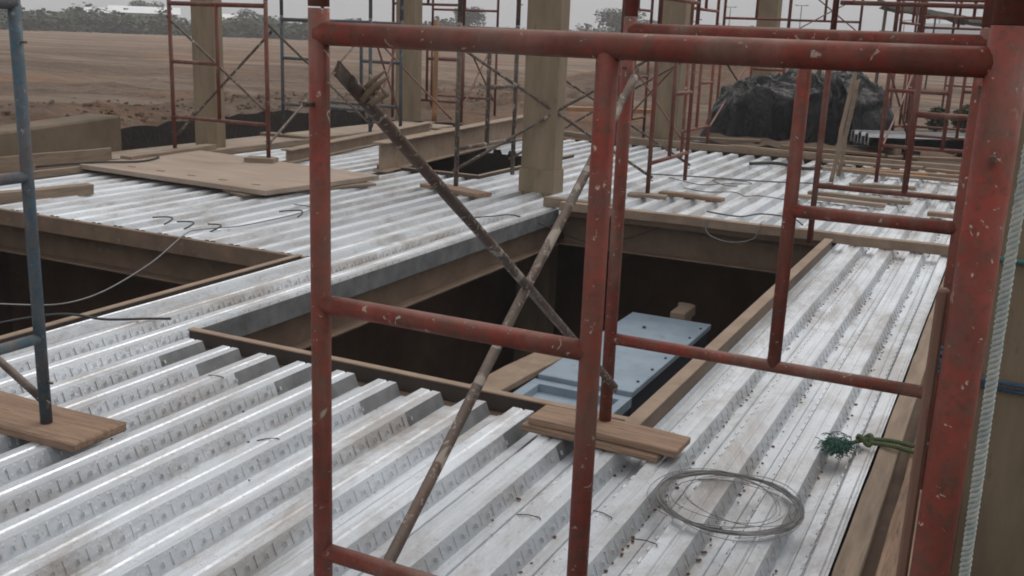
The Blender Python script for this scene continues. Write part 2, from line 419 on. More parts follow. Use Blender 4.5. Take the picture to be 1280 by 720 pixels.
form('grey steel edge strip behind the large opening with deck ends resting on it', (-4.68, 10.985, -.09), (-1.62, 11.035, .045), 'beam')

def ibeam(label, p0, p1, depth, width, mat='beam', name='steel_beam', tw=.014, tf=.02, group='steel beams'):
    """I-section lying between p0 and p1 (centre of the underside)"""
    p0 = Vector(p0); p1 = Vector(p1); L = (p1 - p0).length; a = math.atan2(p1.y - p0.y, p1.x - p0.x)
    t = thing(name, label, 'beam', p0, a, group)
    bm = bmesh.new(); add_mm(bm, (0, -tw / 2, tf), (L, tw / 2, depth - tf)); obj('web', bm, mat, t)
    for z in (0, depth - tf):
        bm = bmesh.new(); add_mm(bm, (0, -width / 2, z), (L, width / 2, z + tf)); obj('flange', bm, mat, t, bevel=.003)
    return t
ibeam('brown steel beam under the left edge of the large opening', (-4.87, 4.3, -.47), (-4.87, 13.3, -.47), .37, .24)
ibeam('brown steel beam across the back of the large opening', (-4.72, 11.16, -.45), (-1.4, 11.16, -.45), .36, .24)
ibeam('steel beam under the right edge of the large opening', (-1.40, 1.2, -.47), (-1.40, 13.3, -.47), .37, .18)
ibeam('steel beam under the near edge of the large opening', (-4.72, 4.84, -.47), (-1.52, 4.84, -.47), .37, .16)
ibeam('brown steel beam across the back of the left opening', (-11.9, 7.36, -.50), (-5.1, 7.36, -.50), .33, .30)
ibeam('steel beam below the strip between the two openings', (-5.25, 1.2, -.62), (-5.25, 7.16, -.62), .53, .18)
form('grey edge plate under the deck along the left side of the large opening', (-4.722, 4.95, -.17), (-4.714, 10.95, -.003), 'darkmetal', 'edge_plate', 'edge plate')
# fascia of the deck end above the left opening
form('dusty brown fascia under the deck end behind the left opening', (-11.2, 7.10, -.17), (-5.46, 7.15, -.004), 'beam', 'fascia_board', 'fascia')
# timber board over the deck behind the opening
board('long grey timber across the deck behind the large opening', (-2.47, 10.86, .055), (4.36, .11, .10), .003, 'form', 'timber', 'timber')
# short timber at the left end of it
board('short dusty timber by the column foot at the back corner of the large opening', (-4.45, 11.0, .06), (.95, .12, .11), -.04, 'greywood', 'timber', 'timber')

# beige beams lying on the deck behind
ibeam('large beige steel beam lying on the deck left of the middle column', (-7.95, 12.0, .02), (-8.65, 18.4, .02), .42, .22, 'form')
ibeam('beige steel beam lying by the far left opening', (-9.5, 11.9, .02), (-10.45, 17.6, .02), .20, .18, 'form')
# edge strips of the small opening
form('dusty edge strip on the near side of the small far opening', (-8.32, 12.5, -.09), (-6.66, 12.54, .05), lip='shadedface')
form('dusty edge strip on the right side of the small far opening', (-6.66, 12.5, -.09), (-6.62, 15.9, .05), lip='shadedface')

# concrete ledge
bm = bmesh.new(); add_mm(bm, (-12.4, 4.0, -.35), (-11.0, 19.5, -.01))
tag(obj('concrete_ledge', bm, 'slab', bevel=.01), 'pale concrete ledge along the far left edge of the deck', 'ledge')
board('dark timber strip along the deck edge by the concrete ledge', (-10.97, 12.3, .035), (12.4, .07, .09), PI / 2, 'greywood', 'timber', 'timber')
# low wall
bm = bmesh.new(); add_box(bm, (0, 0, 0), (9.2, .55, 1.6))
o = obj('concrete_wall', bm, 'wall', bevel=.03, loc=(-13.55, 10.0, -.29)); o.rotation_euler = (0, 0, PI / 2 + .31)
o.location = (-11.05 - .26 - 1.06, 7.3 - .08, -.29)
o.location = (-11.6, 7.18, -.29)
o.location = (-11.43, 7.25, -.29)
tag(o, 'low earth stained concrete wall against the soil bank', 'wall')

# far end timber strip and boards
board('long pale timber along the far end of the deck', (-3.7, 18.75, .06), (7.4, .13, .12), -.02, 'form', 'timber', 'timber')
board('long dusty timber behind the middle column at the far deck edge', (-8.3, 19.2, .05), (3.0, .13, .10), -.35, 'greywood', 'timber', 'timber')

# deck edge planks on the right
board('long deck edge plank nearest the steel sheeting', (-.345, 5.1, .005), (12.2, .095, .045), PI / 2, 'greywood', 'plank')
board('long outer deck edge plank beside the red post', (-.175, 5.1, .005), (12.2, .135, .045), PI / 2, 'wood', 'plank')
bm = bmesh.new(); add_mm(bm, (-.41, -1.2, -.16), (-.10, 12.6, -.085))
tag(obj('edge_beam', bm, 'beam'), 'dark edge beam under the two long planks', 'beam')

# ------------------------------------------------------------------ columns
def column(label, x, y, w, d, z0=-3.2, z1=6.5, collar=False):
    t = thing('concrete_column', label, 'column', (x, y, 0), 0, 'concrete columns')
    bm = bmesh.new(); add_mm(bm, (-w / 2, -d / 2, z0), (w / 2, d / 2, z1)); obj('shaft', bm, 'concrete', t, bevel=.012)
    if collar:
        bm = bmesh.new()
        for q in ((-w / 2 - .014, -d / 2 - .014, w / 2 + .014, -d / 2 - .001), (-w / 2 - .014, d / 2 + .001, w / 2 + .014, d / 2 + .014)):
            add_mm(bm, (q[0], q[1], .0), (q[2], q[3], .30))
        for q in ((-w / 2 - .012, -w / 2 - .001), (w / 2 + .001, w / 2 + .012)):
            add_mm(bm, (q[0], -d / 2, .0), (q[1], d / 2, .30))
        obj('collar', bm, 'concrete', t)
    return t
column('square concrete column standing in the middle of the deck', -5.46, 12.04, .47, .28, collar=True)
column('square concrete column on the ledge inside the left red scaffold tower', -11.85, 12.9, .47, .22)
column('far concrete column behind the dark red scaffold posts on the left', -12.32, 19.75, .48, .34)
column('concrete column just left of the black plastic heap', -6.02, 19.15, .44, .46)
column('distant concrete column behind the black plastic heap', -5.88, 26.2, .50, .45, -.6)
column('large close concrete column tied with ropes at the right edge of the frame', .31, 5.30, .60, .60)

# ------------------------------------------------------------------ scaffold frames
tops = {}
def make_frame(name, label, loc, rot, width, top=2.0, mid=1.25, low=.5, inner=0., mat='red', r=.0215, flip=1, group='scaffold frames', zlow=0., topmat=None):
    """two posts, an inner post, a top bar, a half-width rung and a full-width rung"""
    t = thing(name, label, 'scaffold', loc, rot, group)
    h = width / 2
    for s in (-1, 1):
        bm = bmesh.new(); add_tube(bm, [(s * h, 0, zlow), (s * h, 0, top + .06)], r, 14)
        po = obj('post', bm, mat, t)
        for z in (top - .17, low - .22):
            bm = bmesh.new(); add_tube(bm, [(s * h, -r * .8, z), (s * h, -r - .035, z)], .006, 8); obj('brace_pin', bm, 'bare', po)
    bm = bmesh.new(); add_tube(bm, [(inner, 0, low), (inner, 0, top)], r * .97, 14); obj('inner_post', bm, mat, t)
    bm = bmesh.new(); add_tube(bm, [(-h, 0, top), (h, 0, top)], r * 1.1, 14); obj('top_bar', bm, mat, t)
    bm = bmesh.new(); add_tube(bm, [(-h, 0, low), (h, 0, low)], r * .92, 14); obj('rung', bm, mat, t)
    bm = bmesh.new(); add_tube(bm, [(inner, 0, mid), (flip * h, 0, mid)], r * .95, 14); obj('rung', bm, mat, t)
    tops[t.name] = top
    return t

def lift(src, label, dz=None):
    dz = tops[src.name] + .064
    """a copy of a frame with its parts, standing on top of it"""
    c = src.copy(); COL.objects.link(c); c.location = src.location + Vector((0, 0, dz)); c['label'] = label
    for ch in list(src.children):
        k = ch.copy(); COL.objects.link(k); k.parent = c
        for g in list(ch.children):
            q = g.copy(); COL.objects.link(q); q.parent = k
    return c

def brace(label, a, b, c=None, d=None, r=.012, mat='bare', group='scaffold cross braces', crushed=False):
    """one or two crossing tubes with flattened ends, pinned where they cross"""
    t = thing('cross_brace', label, 'brace', a, 0, group)
    o = Vector(a)
    for p, q in ((a, b), (c, d)):
        if p is None: continue
        p = Vector(p) - o; q = Vector(q) - o; dv = (q - p); L = dv.length
        bm = bmesh.new(); n = max(6, int(L / .12)); pts = []; rs = []
        for i in range(n + 1):
            u = i / n
            pts.append(p + dv * u + Vector((noise.noise((u * 3, L, 1)), noise.noise((u * 3, L, 2)), noise.noise((u * 3, L, 3)))) * .006)
            rs.append(r * (1 + (.10 * noise.noise((u * 14, L, 8)) if crushed else 0)))
        add_tube(bm, pts, rs, 10); tb = obj('brace_tube', bm, mat, t)
        for e, w in ((p, 1), (q, -1)):
            dirn = dv.normalized() * w
            bm = bmesh.new(); add_box(bm, e - dirn * .02, (.09, r * 2.0, .006), dirn.to_track_quat('X', 'Y').to_matrix()); obj('flat_end', bm, mat, tb)
    return t

# --- the near bay
f1 = make_frame('scaffold', 'closest red scaffold frame with a long top bar across the picture', (-.800, 2.10, .03), 0, 1.54, 1.950, 1.262, .545, -.008, 'red', .0264, -1)
bm = bmesh.new(); add_tube(bm, [(.77, 0, .004), (.77, 0, 2.016)], .0375, 20); obj('sleeve', bm, 'red', f1)      # thicker sleeve over the right post
lift(f1, 'upper red scaffold frame stacked on the closest frame, mostly out of view')
f2 = make_frame('scaffold', 'second red scaffold frame, its post standing on a short plank', (-.922, 4.66, .075), 0, 1.535, 1.955, 1.190, .445, .055, 'red', .032, 1)
lift(f2, 'upper red scaffold frame stacked on the frame that stands on a plank')
b0 = brace('muddy crossed brace tubes between the two closest red frames', (-1.525, 2.16, 1.865), (-1.625, 4.58, .30), (-1.625, 4.58, 1.82), (-1.535, 2.14, .235),   .0195, 'bare', crushed=True)
# splintered wooden wedge tied to the top end of the brace
bm = bmesh.new()
for k in range(9):
    a = Vector((rnd.uniform(-.02, .02), rnd.uniform(-.01, .03), rnd.uniform(-.05, .0)))
    add_tube(bm, [a, a + Vector((.015 + rnd.uniform(-.02, .02), .01, .02)), a + Vector((.01 + rnd.uniform(-.035, .04), .02, .035 + rnd.uniform(0, .025)))], [.009, .008, .003], 6)
tag(obj('splintered_wood', bm, 'greywood', loc=(-1.50, 2.20, 1.86)), 'splintered wood wedged at the top end of the muddy brace', 'wood scrap')
bm = bmesh.new(); add_box(bm, (0, 0, .57), (.022, .03, 2.15))
o = tag(obj('timber_batten', bm, 'peeled', bevel=.005, loc=(-.083, 2.12, -.1)), 'peeling brown timber batten tied against the left side of the thick red post', 'batten')
# frames further along the same line
f3 = make_frame('scaffold', 'red scaffold frame standing on the timber behind the large opening', (-.90, 10.15, .10), 0, 1.535, 1.96, 1.31, .57, .045, 'darkred', .029, 1)
lift(f3, 'upper red scaffold frame above the one behind the large opening', 1.93)
f5 = make_frame('scaffold', 'dark red scaffold frame at the far right of the deck among the boards', (-.93, 15.5, .10), 0, 1.56, 1.96, 1.31, .53, .045, 'darkred', .029, -1)
lift(f5, 'upper dark red scaffold frame above the far right boards', 1.96)
f6 = make_frame('scaffold', 'furthest red scaffold frame in the right row, beside the white sheets', (-.95, 19.3, .06), 0, 1.50, 1.96, 1.25, .45, .05, 'darkred', .028, 1)
lift(f6, 'upper red scaffold frame above the white sheets')
brace('pair of crossed braces between the two furthest right frames', (-1.71, 15.5, 1.7), (-1.70, 19.3, .5), (-1.70, 19.3, 1.7), (-1.71, 15.5, .5), .017, 'darkred')
# long pipe lying over the far frames
bm = bmesh.new(); add_tube(bm, [(-1.9, 0, 0), (1.75, 0, -.02)], .026, 12)
tag(obj('scaffold_pipe', bm, 'darkred', loc=(-1.95, 13.0, 2.165)), 'long red pipe lying level across the far right frames', 'pipe')
for z, lb in ((2.475, 'upper of the two level pipes above the frame behind the large opening'), (2.385, 'lower of the two level pipes above the frame behind the large opening')):
    bm = bmesh.new(); add_tube(bm, [(-.72, 0, 0), (.78, 0, -.01)], .022, 10)
    tag(obj('scaffold_pipe', bm, 'darkred', loc=(-.90, 10.10, z)), lb, 'pipe')
# two leaning timber props
def prop(label, a, b, r0, r1, mat='wood'):
    bm = bmesh.new(); a = Vector(a); b = Vector(b); pts = [(b - a) * (i / 10) + Vector((noise.noise((i * .4, r0 * 99, 0)), noise.noise((i * .4, 5, r1)), 0)) * .03 for i in range(11)]
    add_tube(bm, pts, [r0 + (r1 - r0) * i / 10 for i in range(11)], 9)
    return tag(obj('timber_prop', bm, mat, loc=a), label, 'timber prop', 'timber props')
prop('slanting pale wooden prop in front of the black plastic heap', (-2.38, 15.8, .0), (-2.22, 16.0, 1.95), .035, .03, 'form')
prop('upright brown wooden prop beside the slanting pale one', (-2.40, 16.6, .0), (-2.28, 16.6, 1.5), .035, .035, 'greywood')
prop('orange timber upright beside the far red frame on the left', (-11.72, 19.9, .0), (-11.70, 19.9, 2.2), .06, .05, 'orange')

r0 = make_frame('scaffold', 'dark scaffold frame standing on the soil behind the white sheets', (-1.35, 23.2, -.1), 0, 1.5, 1.96, 1.25, .5, 0, 'darkred', .028, -1)
lift(r0, 'upper dark scaffold frame behind the white sheets')
r1 = make_frame('scaffold', 'furthest dark scaffold frame by the dark shrubs', (-1.9, 29.0, -.15), 0, 1.6, 1.96, 1.25, .5, .1, 'darkred', .03, 1)
lift(r1, 'upper furthest dark scaffold frame by the dark shrubs')
r2 = make_frame('scaffold', 'red scaffold frame seen edge on right of the plastic heap', (-2.15, 22.4, -.05), PI / 2 - .2, 1.5, 1.96, 1.25, .5, 0, 'red', .028, 1)
lift(r2, 'upper red scaffold frame right of the plastic heap')
brace('crossed braces behind the white sheets', (-.6, 23.2, 1.7), (-1.1, 29.0, .5), (-.6, 23.2, .4), (-1.1, 29.0, 1.7), .013, 'darkred')
# --- tower round the middle column
g0 = make_frame('scaffold', 'grey rusty scaffold frame on the left side of the middle column', (-6.36, 12.2, .03), PI / 2, 1.64, 2.0, 1.25, .5, 0, 'bare', .031, 1)
lift(g0, 'upper grey rusty scaffold frame left of the middle column')
g1 = make_frame('scaffold', 'rusty red scaffold frame on the right side of the middle column', (-4.17, 13.38, .03), PI / 2, 1.64, 2.0, 1.25, .40, 0, 'darkred', .029, 1)
lift(g1, 'upper rusty red scaffold frame right of the middle column')
brace('crossed braces on the near side of the middle column', (-6.34, 11.36, 1.80), (-4.17, 12.54, .28), (-6.34, 11.36, .28), (-4.17, 12.54, 1.80), .020, 'bare')
brace('crossed braces on the far side of the middle column', (-6.36, 13.02, 1.80), (-4.17, 14.22, .28), (-6.36, 13.02, .28), (-4.17, 14.22, 1.80), .018, 'bare')
# --- tower round the left column
h0 = make_frame('scaffold', 'red scaffold frame in front of the left column on timber blocks', (-10.20, 11.3, .16), 0, 1.74, 2.06, 1.25, .46, 0, 'darkred', .029, -1)
lift(h0, 'upper red scaffold frame in front of the left column')
h1 = make_frame('scaffold', 'blue scaffold frame behind the left column', (-11.08, 15.0, .04), 0, 1.90, 2.03, 1.36, .54, 0, 'blue', .031, -1)
lift(h1, 'upper blue scaffold frame behind the left column')
h2 = make_frame('scaffold', 'blue scaffold frame standing over the beige beam', (-11.42, 16.6, .04), 0, 1.80, 2.03, 1.32, .50, 0, 'blue', .034, 1)
lift(h2, 'upper blue scaffold frame over the beige beam')
brace('crossed braces from the left red frame to the blue frame', (-9.33, 11.3, 2.0), (-10.13, 15.0, .35), (-9.33, 11.3, .35), (-10.13, 15.0, 2.0), .019, 'bare')
brace('crossed braces on the left side of the left column', (-11.07, 11.3, 2.0), (-9.40, 11.35, .80), (-11.07, 11.35, .35), (-9.36, 11.4, 1.85), .019, 'bare')
brace('crossed braces behind the blue frames', (-10.13, 15.05, 1.95), (-10.55, 16.6, .4), (-10.13, 15.05, .3), (-10.55, 16.6, 1.9), .018, 'darkred')
# --- tower round the far left column
k0 = make_frame('scaffold', 'dark red scaffold frame in front of the far left column', (-12.05, 20.1, .0), 0, 1.82, 2.03, 1.36, .44, 0, 'darkred', .032, 1)
lift(k0, 'upper dark red scaffold frame in front of the far left column')
k1 = make_frame('scaffold', 'dark scaffold frame furthest back on the left', (-12.5, 22.6, -.05), 0, 1.82, 2.03, 1.36, .44, 0, 'darkred', .03, -1)
lift(k1, 'upper dark scaffold frame furthest back on the left')
brace('crossed braces between the dark red far left frames', (-11.14, 20.1, 1.9), (-11.6, 22.6, .3), (-11.14, 20.1, .3), (-11.6, 22.6, 1.9), .019, 'darkred')
brace('single long brace from the far red frame down to the beams', (-11.9, 17.6, 1.9), (-9.9, 17.4, .35), None, None, .020, 'darkred')
# --- towers at the far middle
m0 = make_frame('scaffold', 'dark scaffold frame left of the column beside the plastic heap', (-6.75, 19.0, .0), PI / 2, 1.6, 2.0, 1.25, .45, 0, 'darkred', .028, 1)
lift(m0, 'upper dark scaffold frame left of the column beside the plastic heap')
m1 = make_frame('scaffold', 'red scaffold frame right of the column beside the plastic heap', (-5.15, 18.0, .0), PI / 2, 1.6, 2.0, 1.25, .45, 0, 'red', .028, 1)
lift(m1, 'upper red scaffold frame right of the column beside the plastic heap')
brace('crossed braces on the near side of the column by the plastic heap', (-6.75, 18.2, 1.8), (-5.15, 17.2, .3), (-6.75, 18.2, .3), (-5.15, 17.2, 1.8), .018, 'darkred')
brace('crossed braces running from the red frame to the plastic heap', (-5.15, 18.8, 1.9), (-5.9, 25.5, .5), (-5.15, 18.8, .4), (-5.9, 25.5, 1.9), .019, 'darkred')
n0 = make_frame('scaffold', 'red scaffold frame with a low rung in front of the plastic heap', (-5.65, 23.9, -.05), -.06, 1.5, 2.05, 1.45, .45, .0, 'red', .032, 1)
lift(n0, 'upper red scaffold frame behind the plastic heap')
n1 = make_frame('scaffold', 'dark red scaffold frame beside the distant column', (-4.6, 26.6, -.1), 0, 1.7, 2.1, 1.3, .5, 0, 'darkred', .032, -1)
lift(n1, 'upper dark red scaffold frame beside the distant column', 2.0)
brace('crossed braces in front of the distant column', (-4.9, 23.9, 2.2), (-3.75, 26.6, 3.2), (-4.9, 23.9, 3.4), (-3.75, 26.6, 2.3), .015, 'darkred')

# --- blue frame at the left edge
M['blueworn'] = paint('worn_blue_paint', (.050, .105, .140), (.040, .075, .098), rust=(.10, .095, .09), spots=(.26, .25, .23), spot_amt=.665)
q0 = make_frame('scaffold', 'blue scaffold frame at the left edge standing on a brown plank', (-4.085, 2.43, .045), PI / 2, 1.6, 2.0, 1.22, .435, 0, 'blueworn', .0285, 1)
lift(q0, 'upper blue scaffold frame at the left edge, out of view above')
brace('dusty diagonal brace at the foot of the left blue frame', (-4.10, 3.22, .17), (-5.7, 3.25, .95), None, None, .020, 'bare')

# ------------------------------------------------------------------ boards
board('thick brown plank under the blue post', (-4.47, 3.25, .022), (1.42, .33, .05), .03, 'wood', bev=.008)
board('top plank of the two short boards under the second red frame', (-1.645, 4.585, .058), (.80, .225, .036), -.03, 'wood')
board('lower plank of the two short boards under the second red frame', (-1.70, 4.56, .021), (.74, .22, .034), -.045, 'wood')
board('small plank under the grey rusty scaffold post', (-6.30, 11.25, .03), (1.05, .26, .05), -.28, 'wood')
board('reddish plank lying on the deck under the rusty red scaffold', (-3.65, 12.78, .03), (.86, .16, .05), -.06, 'wood')
board('small plank under the left foot of the red scaffold behind the column', (-4.15, 12.5, .022), (.5, .2, .04), .2, 'greywood')
board('thick square timber on the plywood under the left red scaffold', (-11.0, 11.15, .075), (1.9, .20, .15), PI / 2 + .1, 'greywood', 'timber', 'timber')
board('timber block under the right foot of the left red scaffold', (-9.42, 11.25, .09), (.42, .26, .16), .4, 'greywood', 'timber_block', 'timber block')
board('board on edge leaning on the concrete ledge at the far left', (-11.55, 9.1, .10), (2.6, .06, .22), PI / 2 - .12, 'greywood', 'plank', 'plank')
board('short timber lying on the deck at the left above the opening', (-9.75, 7.55, .05), (1.7, .16, .12), 1.32, 'greywood', 'timber', 'timber')
board('flat board under the blue scaffold foot on the ledge', (-11.9, 15.0, .02), (1.1, .24, .04), .1, 'greywood')
board('plank under the foot of the blue frame by the beige beam', (-10.5, 16.6, .02), (.9, .24, .04), .5, 'greywood')
board('loose board lying near the far left beams', (-9.7, 17.9, .06), (2.4, .15, .05), .15, 'greywood')
board('pale board lying across two blocks at the far soil edge', (-9.0, 23.2, .28), (3.4, .28, .10), .55, 'orange', tilt=0)
board('yellowish plank lying in the soil behind the middle column', (-10.6, 23.5, .25), (1.3, .25, .10), .1, 'ply')
pile = [(-1.5, 16.9, 2.4, .12, -.03, 'form', 'long pale board at the near side of the far right boards'),
        (-1.15, 17.6, 1.9, .16, .05, 'wood', 'brown board across the middle of the far right boards'),
        (-1.9, 17.3, 1.5, .13, .22, 'orange', 'short orange brown board among the far right boards'),
        (-1.1, 14.9, 1.3, .13, .06, 'form', 'pale board between the two far right frames'),
        (-1.95, 13.6, 1.2, .12, -.05, 'ply', 'yellowish batten left of the far right frame foot'),
        (-1.75, 14.1, 1.3, .14, -.02, 'greywood', 'grey board beside the yellowish batten'),
        (-.75, 18.1, 1.0, .16, -.1, 'wood', 'short brown board at the right end of the far boards'),
        (-1.6, 15.4, .9, .14, .35, 'greywood', 'grey plank lying askew by the far right frame'),
        (-.55, 13.3, .55, .14, .0, 'wood', 'stub of brown board by the deck edge planks'),
        (-2.1, 18.2, 1.6, .2, .1, 'greywood', 'wide grey board in front of the white sheets')]
for x, y, L, w, a, m, lb in pile:
    board(lb, (x, y, .045 + rnd.uniform(0, .03)), (L, w, .05), a, m)

clut = [(-5.1, 19.6, 1.5, .14, .35, 'greywood', 'dusty board lying left of the plastic heap'),
        (-3.0, 19.5, 1.9, .12, -.12, 'wood', 'brown board lying against the brown sacking'),
        (-2.5, 20.7, 1.3, .14, .6, 'greywood', 'grey board wedged between the heap and the white sheets'),
        (-4.4, 20.2, 1.2, .2, -.3, 'form', 'short wide board on the ground before the plastic heap'),
        (-1.3, 19.55, 1.4, .16, .08, 'wood', 'brown board under the rib ends of the white sheets'),
        (-3.5, 18.35, 2.2, .10, .03, 'form', 'narrow pale batten on the last ribs of the deck')]
for x, y, L, w, a, m, lb in clut:
    board(lb, (x, y, .10 + rnd.uniform(0, .05)), (L, w, .05), a, m, tilt=rnd.uniform(-.05, .05))

# plywood sheet with nail slots
t = thing('plywood_sheet', 'large dusty plywood sheet lying on the ribbed deck', 'plywood', (-9.25, 10.45, .075), 0)
bm = bmesh.new()
vs = [(-1.72, -.97), (1.52, -1.16), (1.80, .80), (-1.75, 1.25)]
lo = [bm.verts.new((x, y, -.03)) for x, y in vs]; hi = [bm.verts.new((x, y, .03)) for x, y in vs]
bm.faces.new(lo[::-1]); bm.faces.new(hi)
for i in range(4): bm.faces.new((lo[i], lo[(i + 1) % 4], hi[(i + 1) % 4], hi[i]))
obj('sheet', bm, 'ply', t, bevel=.004)
for k in range(5):
    bm = bmesh.new(); add_mm(bm, (-.055, -.012, 0), (.055, .012, .006)); s_ = obj('slot', bm, 'beam', t, loc=(-1.05 + k * .55, -.72 - .04 * k, .030)); s_.rotation_euler = (0, 0, .1)
board('second plywood strip half under the large sheet', (-7.9, 10.2, .02), (1.9, .5, .03), 1.2, 'greywood', 'plywood_strip', 'plywood')

# ------------------------------------------------------------------ blue equipment in the opening
t = thing('equipment_cabinet', 'pale blue metal cabinet standing in the basement below the opening', 'cabinet', (-3.05, 7.5, -3.2))
ZT = 2.2
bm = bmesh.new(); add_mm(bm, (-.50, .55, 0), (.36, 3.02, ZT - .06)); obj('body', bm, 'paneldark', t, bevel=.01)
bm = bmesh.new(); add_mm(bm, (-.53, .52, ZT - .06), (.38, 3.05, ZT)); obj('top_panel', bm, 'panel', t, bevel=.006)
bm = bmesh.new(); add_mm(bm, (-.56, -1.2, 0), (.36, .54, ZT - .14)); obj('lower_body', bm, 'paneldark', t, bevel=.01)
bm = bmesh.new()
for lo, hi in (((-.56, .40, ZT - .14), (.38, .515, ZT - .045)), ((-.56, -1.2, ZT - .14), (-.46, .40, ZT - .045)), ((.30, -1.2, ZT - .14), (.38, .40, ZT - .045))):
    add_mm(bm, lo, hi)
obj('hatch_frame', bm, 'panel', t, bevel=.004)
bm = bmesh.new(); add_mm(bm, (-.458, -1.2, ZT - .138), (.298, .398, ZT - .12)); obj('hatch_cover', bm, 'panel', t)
bm = bmesh.new()
for k in range(6): add_tube(bm, [(.33, .8 + k * .4, ZT), (.33, .8 + k * .4, ZT + .012)], .014, 8)
for x, y in ((-.3, 1.2), (.05, 1.9), (-.2, 2.5)): add_tube(bm, [(x, y, ZT), (x, y, ZT + .018)], .02, 8)
obj('bolt', bm, 'cable', t)
board('beige board leaning beside the blue cabinet in the opening', (-3.80, 7.6, -1.02), (2.3, .30, .06), PI / 2 - .08, 'form')
prop('stub of pale timber sticking up behind the blue cabinet', (-3.14, 10.7, -3.2), (-3.10, 11.0, -.93), .09, .09, 'form')
bm = bmesh.new(); add_mm(bm, (-3.15, 10.57, -1.05), (-2.98, 11.0, -.93)); tag(obj('timber_block', bm, 'form', bevel=.01), 'pale timber block at the back end of the blue cabinet', 'timber block')

# ------------------------------------------------------------------ wire, ropes, cables
t = thing('wire_coil', 'loose coil of grey tie wire lying on the ribbed deck', 'wire coil', (-.905, 4.16, .012))
bm = bmesh.new()
pts = []
loops = 24
for i in range(loops * 40):
    a = i * 2 * PI / 40; L = i / 40
    rr = .305 + .013 * noise.noise((L * 1.7, math.cos(a) * .8, math.sin(a) * .8)) + .006 * math.sin(a * .37 + L)
    z = .008 + .012 * (noise.noise((L * 2.1, 4, math.sin(a))) + .6)
    pts.append((rr * math.cos(a) * 1.0 + .012 * math.sin(L * 2.3), rr * math.sin(a) * .98, max(.002, z)))
add_tube(bm, pts, .0023, 5)
obj('wire_bundle', bm, 'wire', t)
bm = bmesh.new()
for k in range(7):
    ca = rnd.uniform(0, 6.3); off = Vector((math.cos(ca), math.sin(ca), 0)) * rnd.uniform(.02, .07); rr = rnd.uniform(.22, .30)
    a0 = rnd.uniform(0, 6.3); pp = []
    for i in range(46):
        a = a0 + i / 45 * rnd.uniform(5.4, 5.6)
        pp.append(Vector((rr * math.cos(a), rr * math.sin(a), .008 + .012 * (1 + math.sin(a * 2 + k)))) + off)
    add_tube(bm, pp, .0017, 5)
obj('stray_wire', bm, 'wire', t)

def smooth_path(P, n=10):
    P = [Vector(p) for p in P]; out = []
    for i in range(len(P) - 1):
        p0, p1, p2, p3 = P[max(0, i - 1)], P[i], P[i + 1], P[min(len(P) - 1, i + 2)]
        for k in range(n):
            u = k / n
            out.append(.5 * ((2 * p1) + (p2 - p0) * u + (2 * p0 - 5 * p1 + 4 * p2 - p3) * u * u + (3 * p1 - p0 - 3 * p2 + p3) * u ** 3))
    out.append(P[-1]); return out

def cable(label, P, r, mat='cable', name='cable', cat='cable', group=None, n=10):
    bm = bmesh.new(); add_tube(bm, smooth_path(P, n), r, 7)
    return tag(obj(name, bm, mat), label, cat, group)

def twisted(bm, P, R, r, turns_per_m, n=14, seg=7):
    pth = smooth_path(P, n)
    for s in range(3):
        L = 0; out = []; prev = None
        for i, p in enumerate(pth):
            tn = (pth[min(i + 1, len(pth) - 1)] - pth[max(i - 1, 0)]).normalized()
            if i: L += (p - pth[i - 1]).length
            u = tn.cross(Vector((.3, .9, .1))).normalized(); w = tn.cross(u)
            a = L * turns_per_m * 2 * PI + s * 2 * PI / 3
            out.append(p + (u * math.cos(a) + w * math.sin(a)) * R)
        add_tube(bm, out, r, seg)

def rope(label, P, R, r, tpm, mat, n=20):
    bm = bmesh.new(); twisted(bm, P, R, r, tpm, n)
    return tag(obj('rope', bm, mat), label, 'rope')
# hanging rope beside the red post
rope('thick pale twisted rope hanging beside the red post', [(0.039, 2.30, 3.3), (0.035, 2.30, 2.4), (0.028, 2.30, 1.7), (0.030, 2.30, 1.3), (0.035, 2.30, 1.0), (0.042, 2.31, .5), (0.044, 2.32, -.4)], .0062, .0068, 26, 'palerope', 60)
# green rope with frayed end on the deck
t = thing('green_rope', 'green rope with a frayed end and a knot over the deck edge planks', 'rope', (-.47, 5.20, .0))
bm = bmesh.new()
twisted(bm, [(0, 0, .045), (.10, .02, .055), (.20, .02, .055), (.36, -.03, .06), (.55, -.05, -.02)], .006, .007, 22, 18)
twisted(bm, [(.01, 0, .03), (.12, -.03, .05), (.22, -.05, .05), (.38, -.09, .05), (.55, -.12, -.02)], .006, .007, 22, 18)
twisted(bm, [(0, 0, .045), (-.05, -.04, .03), (-.12, -.10, .015)], .006, .006, 20, 12)
obj('rope_strand', bm, 'oliverope', t)
bm = bmesh.new()
for k in range(3): add_tube(bm, [(.035 * math.cos(a * .45 + k), .03 * math.sin(a * .45 + k), .045 + .022 * math.sin(a * .9 + k * 2)) for a in range(15)], .011, 7)
obj('knot', bm, 'oliverope', t)
bm = bmesh.new()
for k in range(420):
    a = Vector((-.10 + rnd.gauss(0, .035), -.10 + rnd.gauss(0, .05), rnd.uniform(0, .035)))
    d = Vector((rnd.gauss(-.02, .022), rnd.gauss(-.015, .022), rnd.uniform(-.012, .016)))
    add_tube(bm, [a, a + d * .5 + Vector((0, 0, .012)), a + d], .0022, 4)
kind(obj('frayed_end', bm, 'greenrope', t), 'stuff')
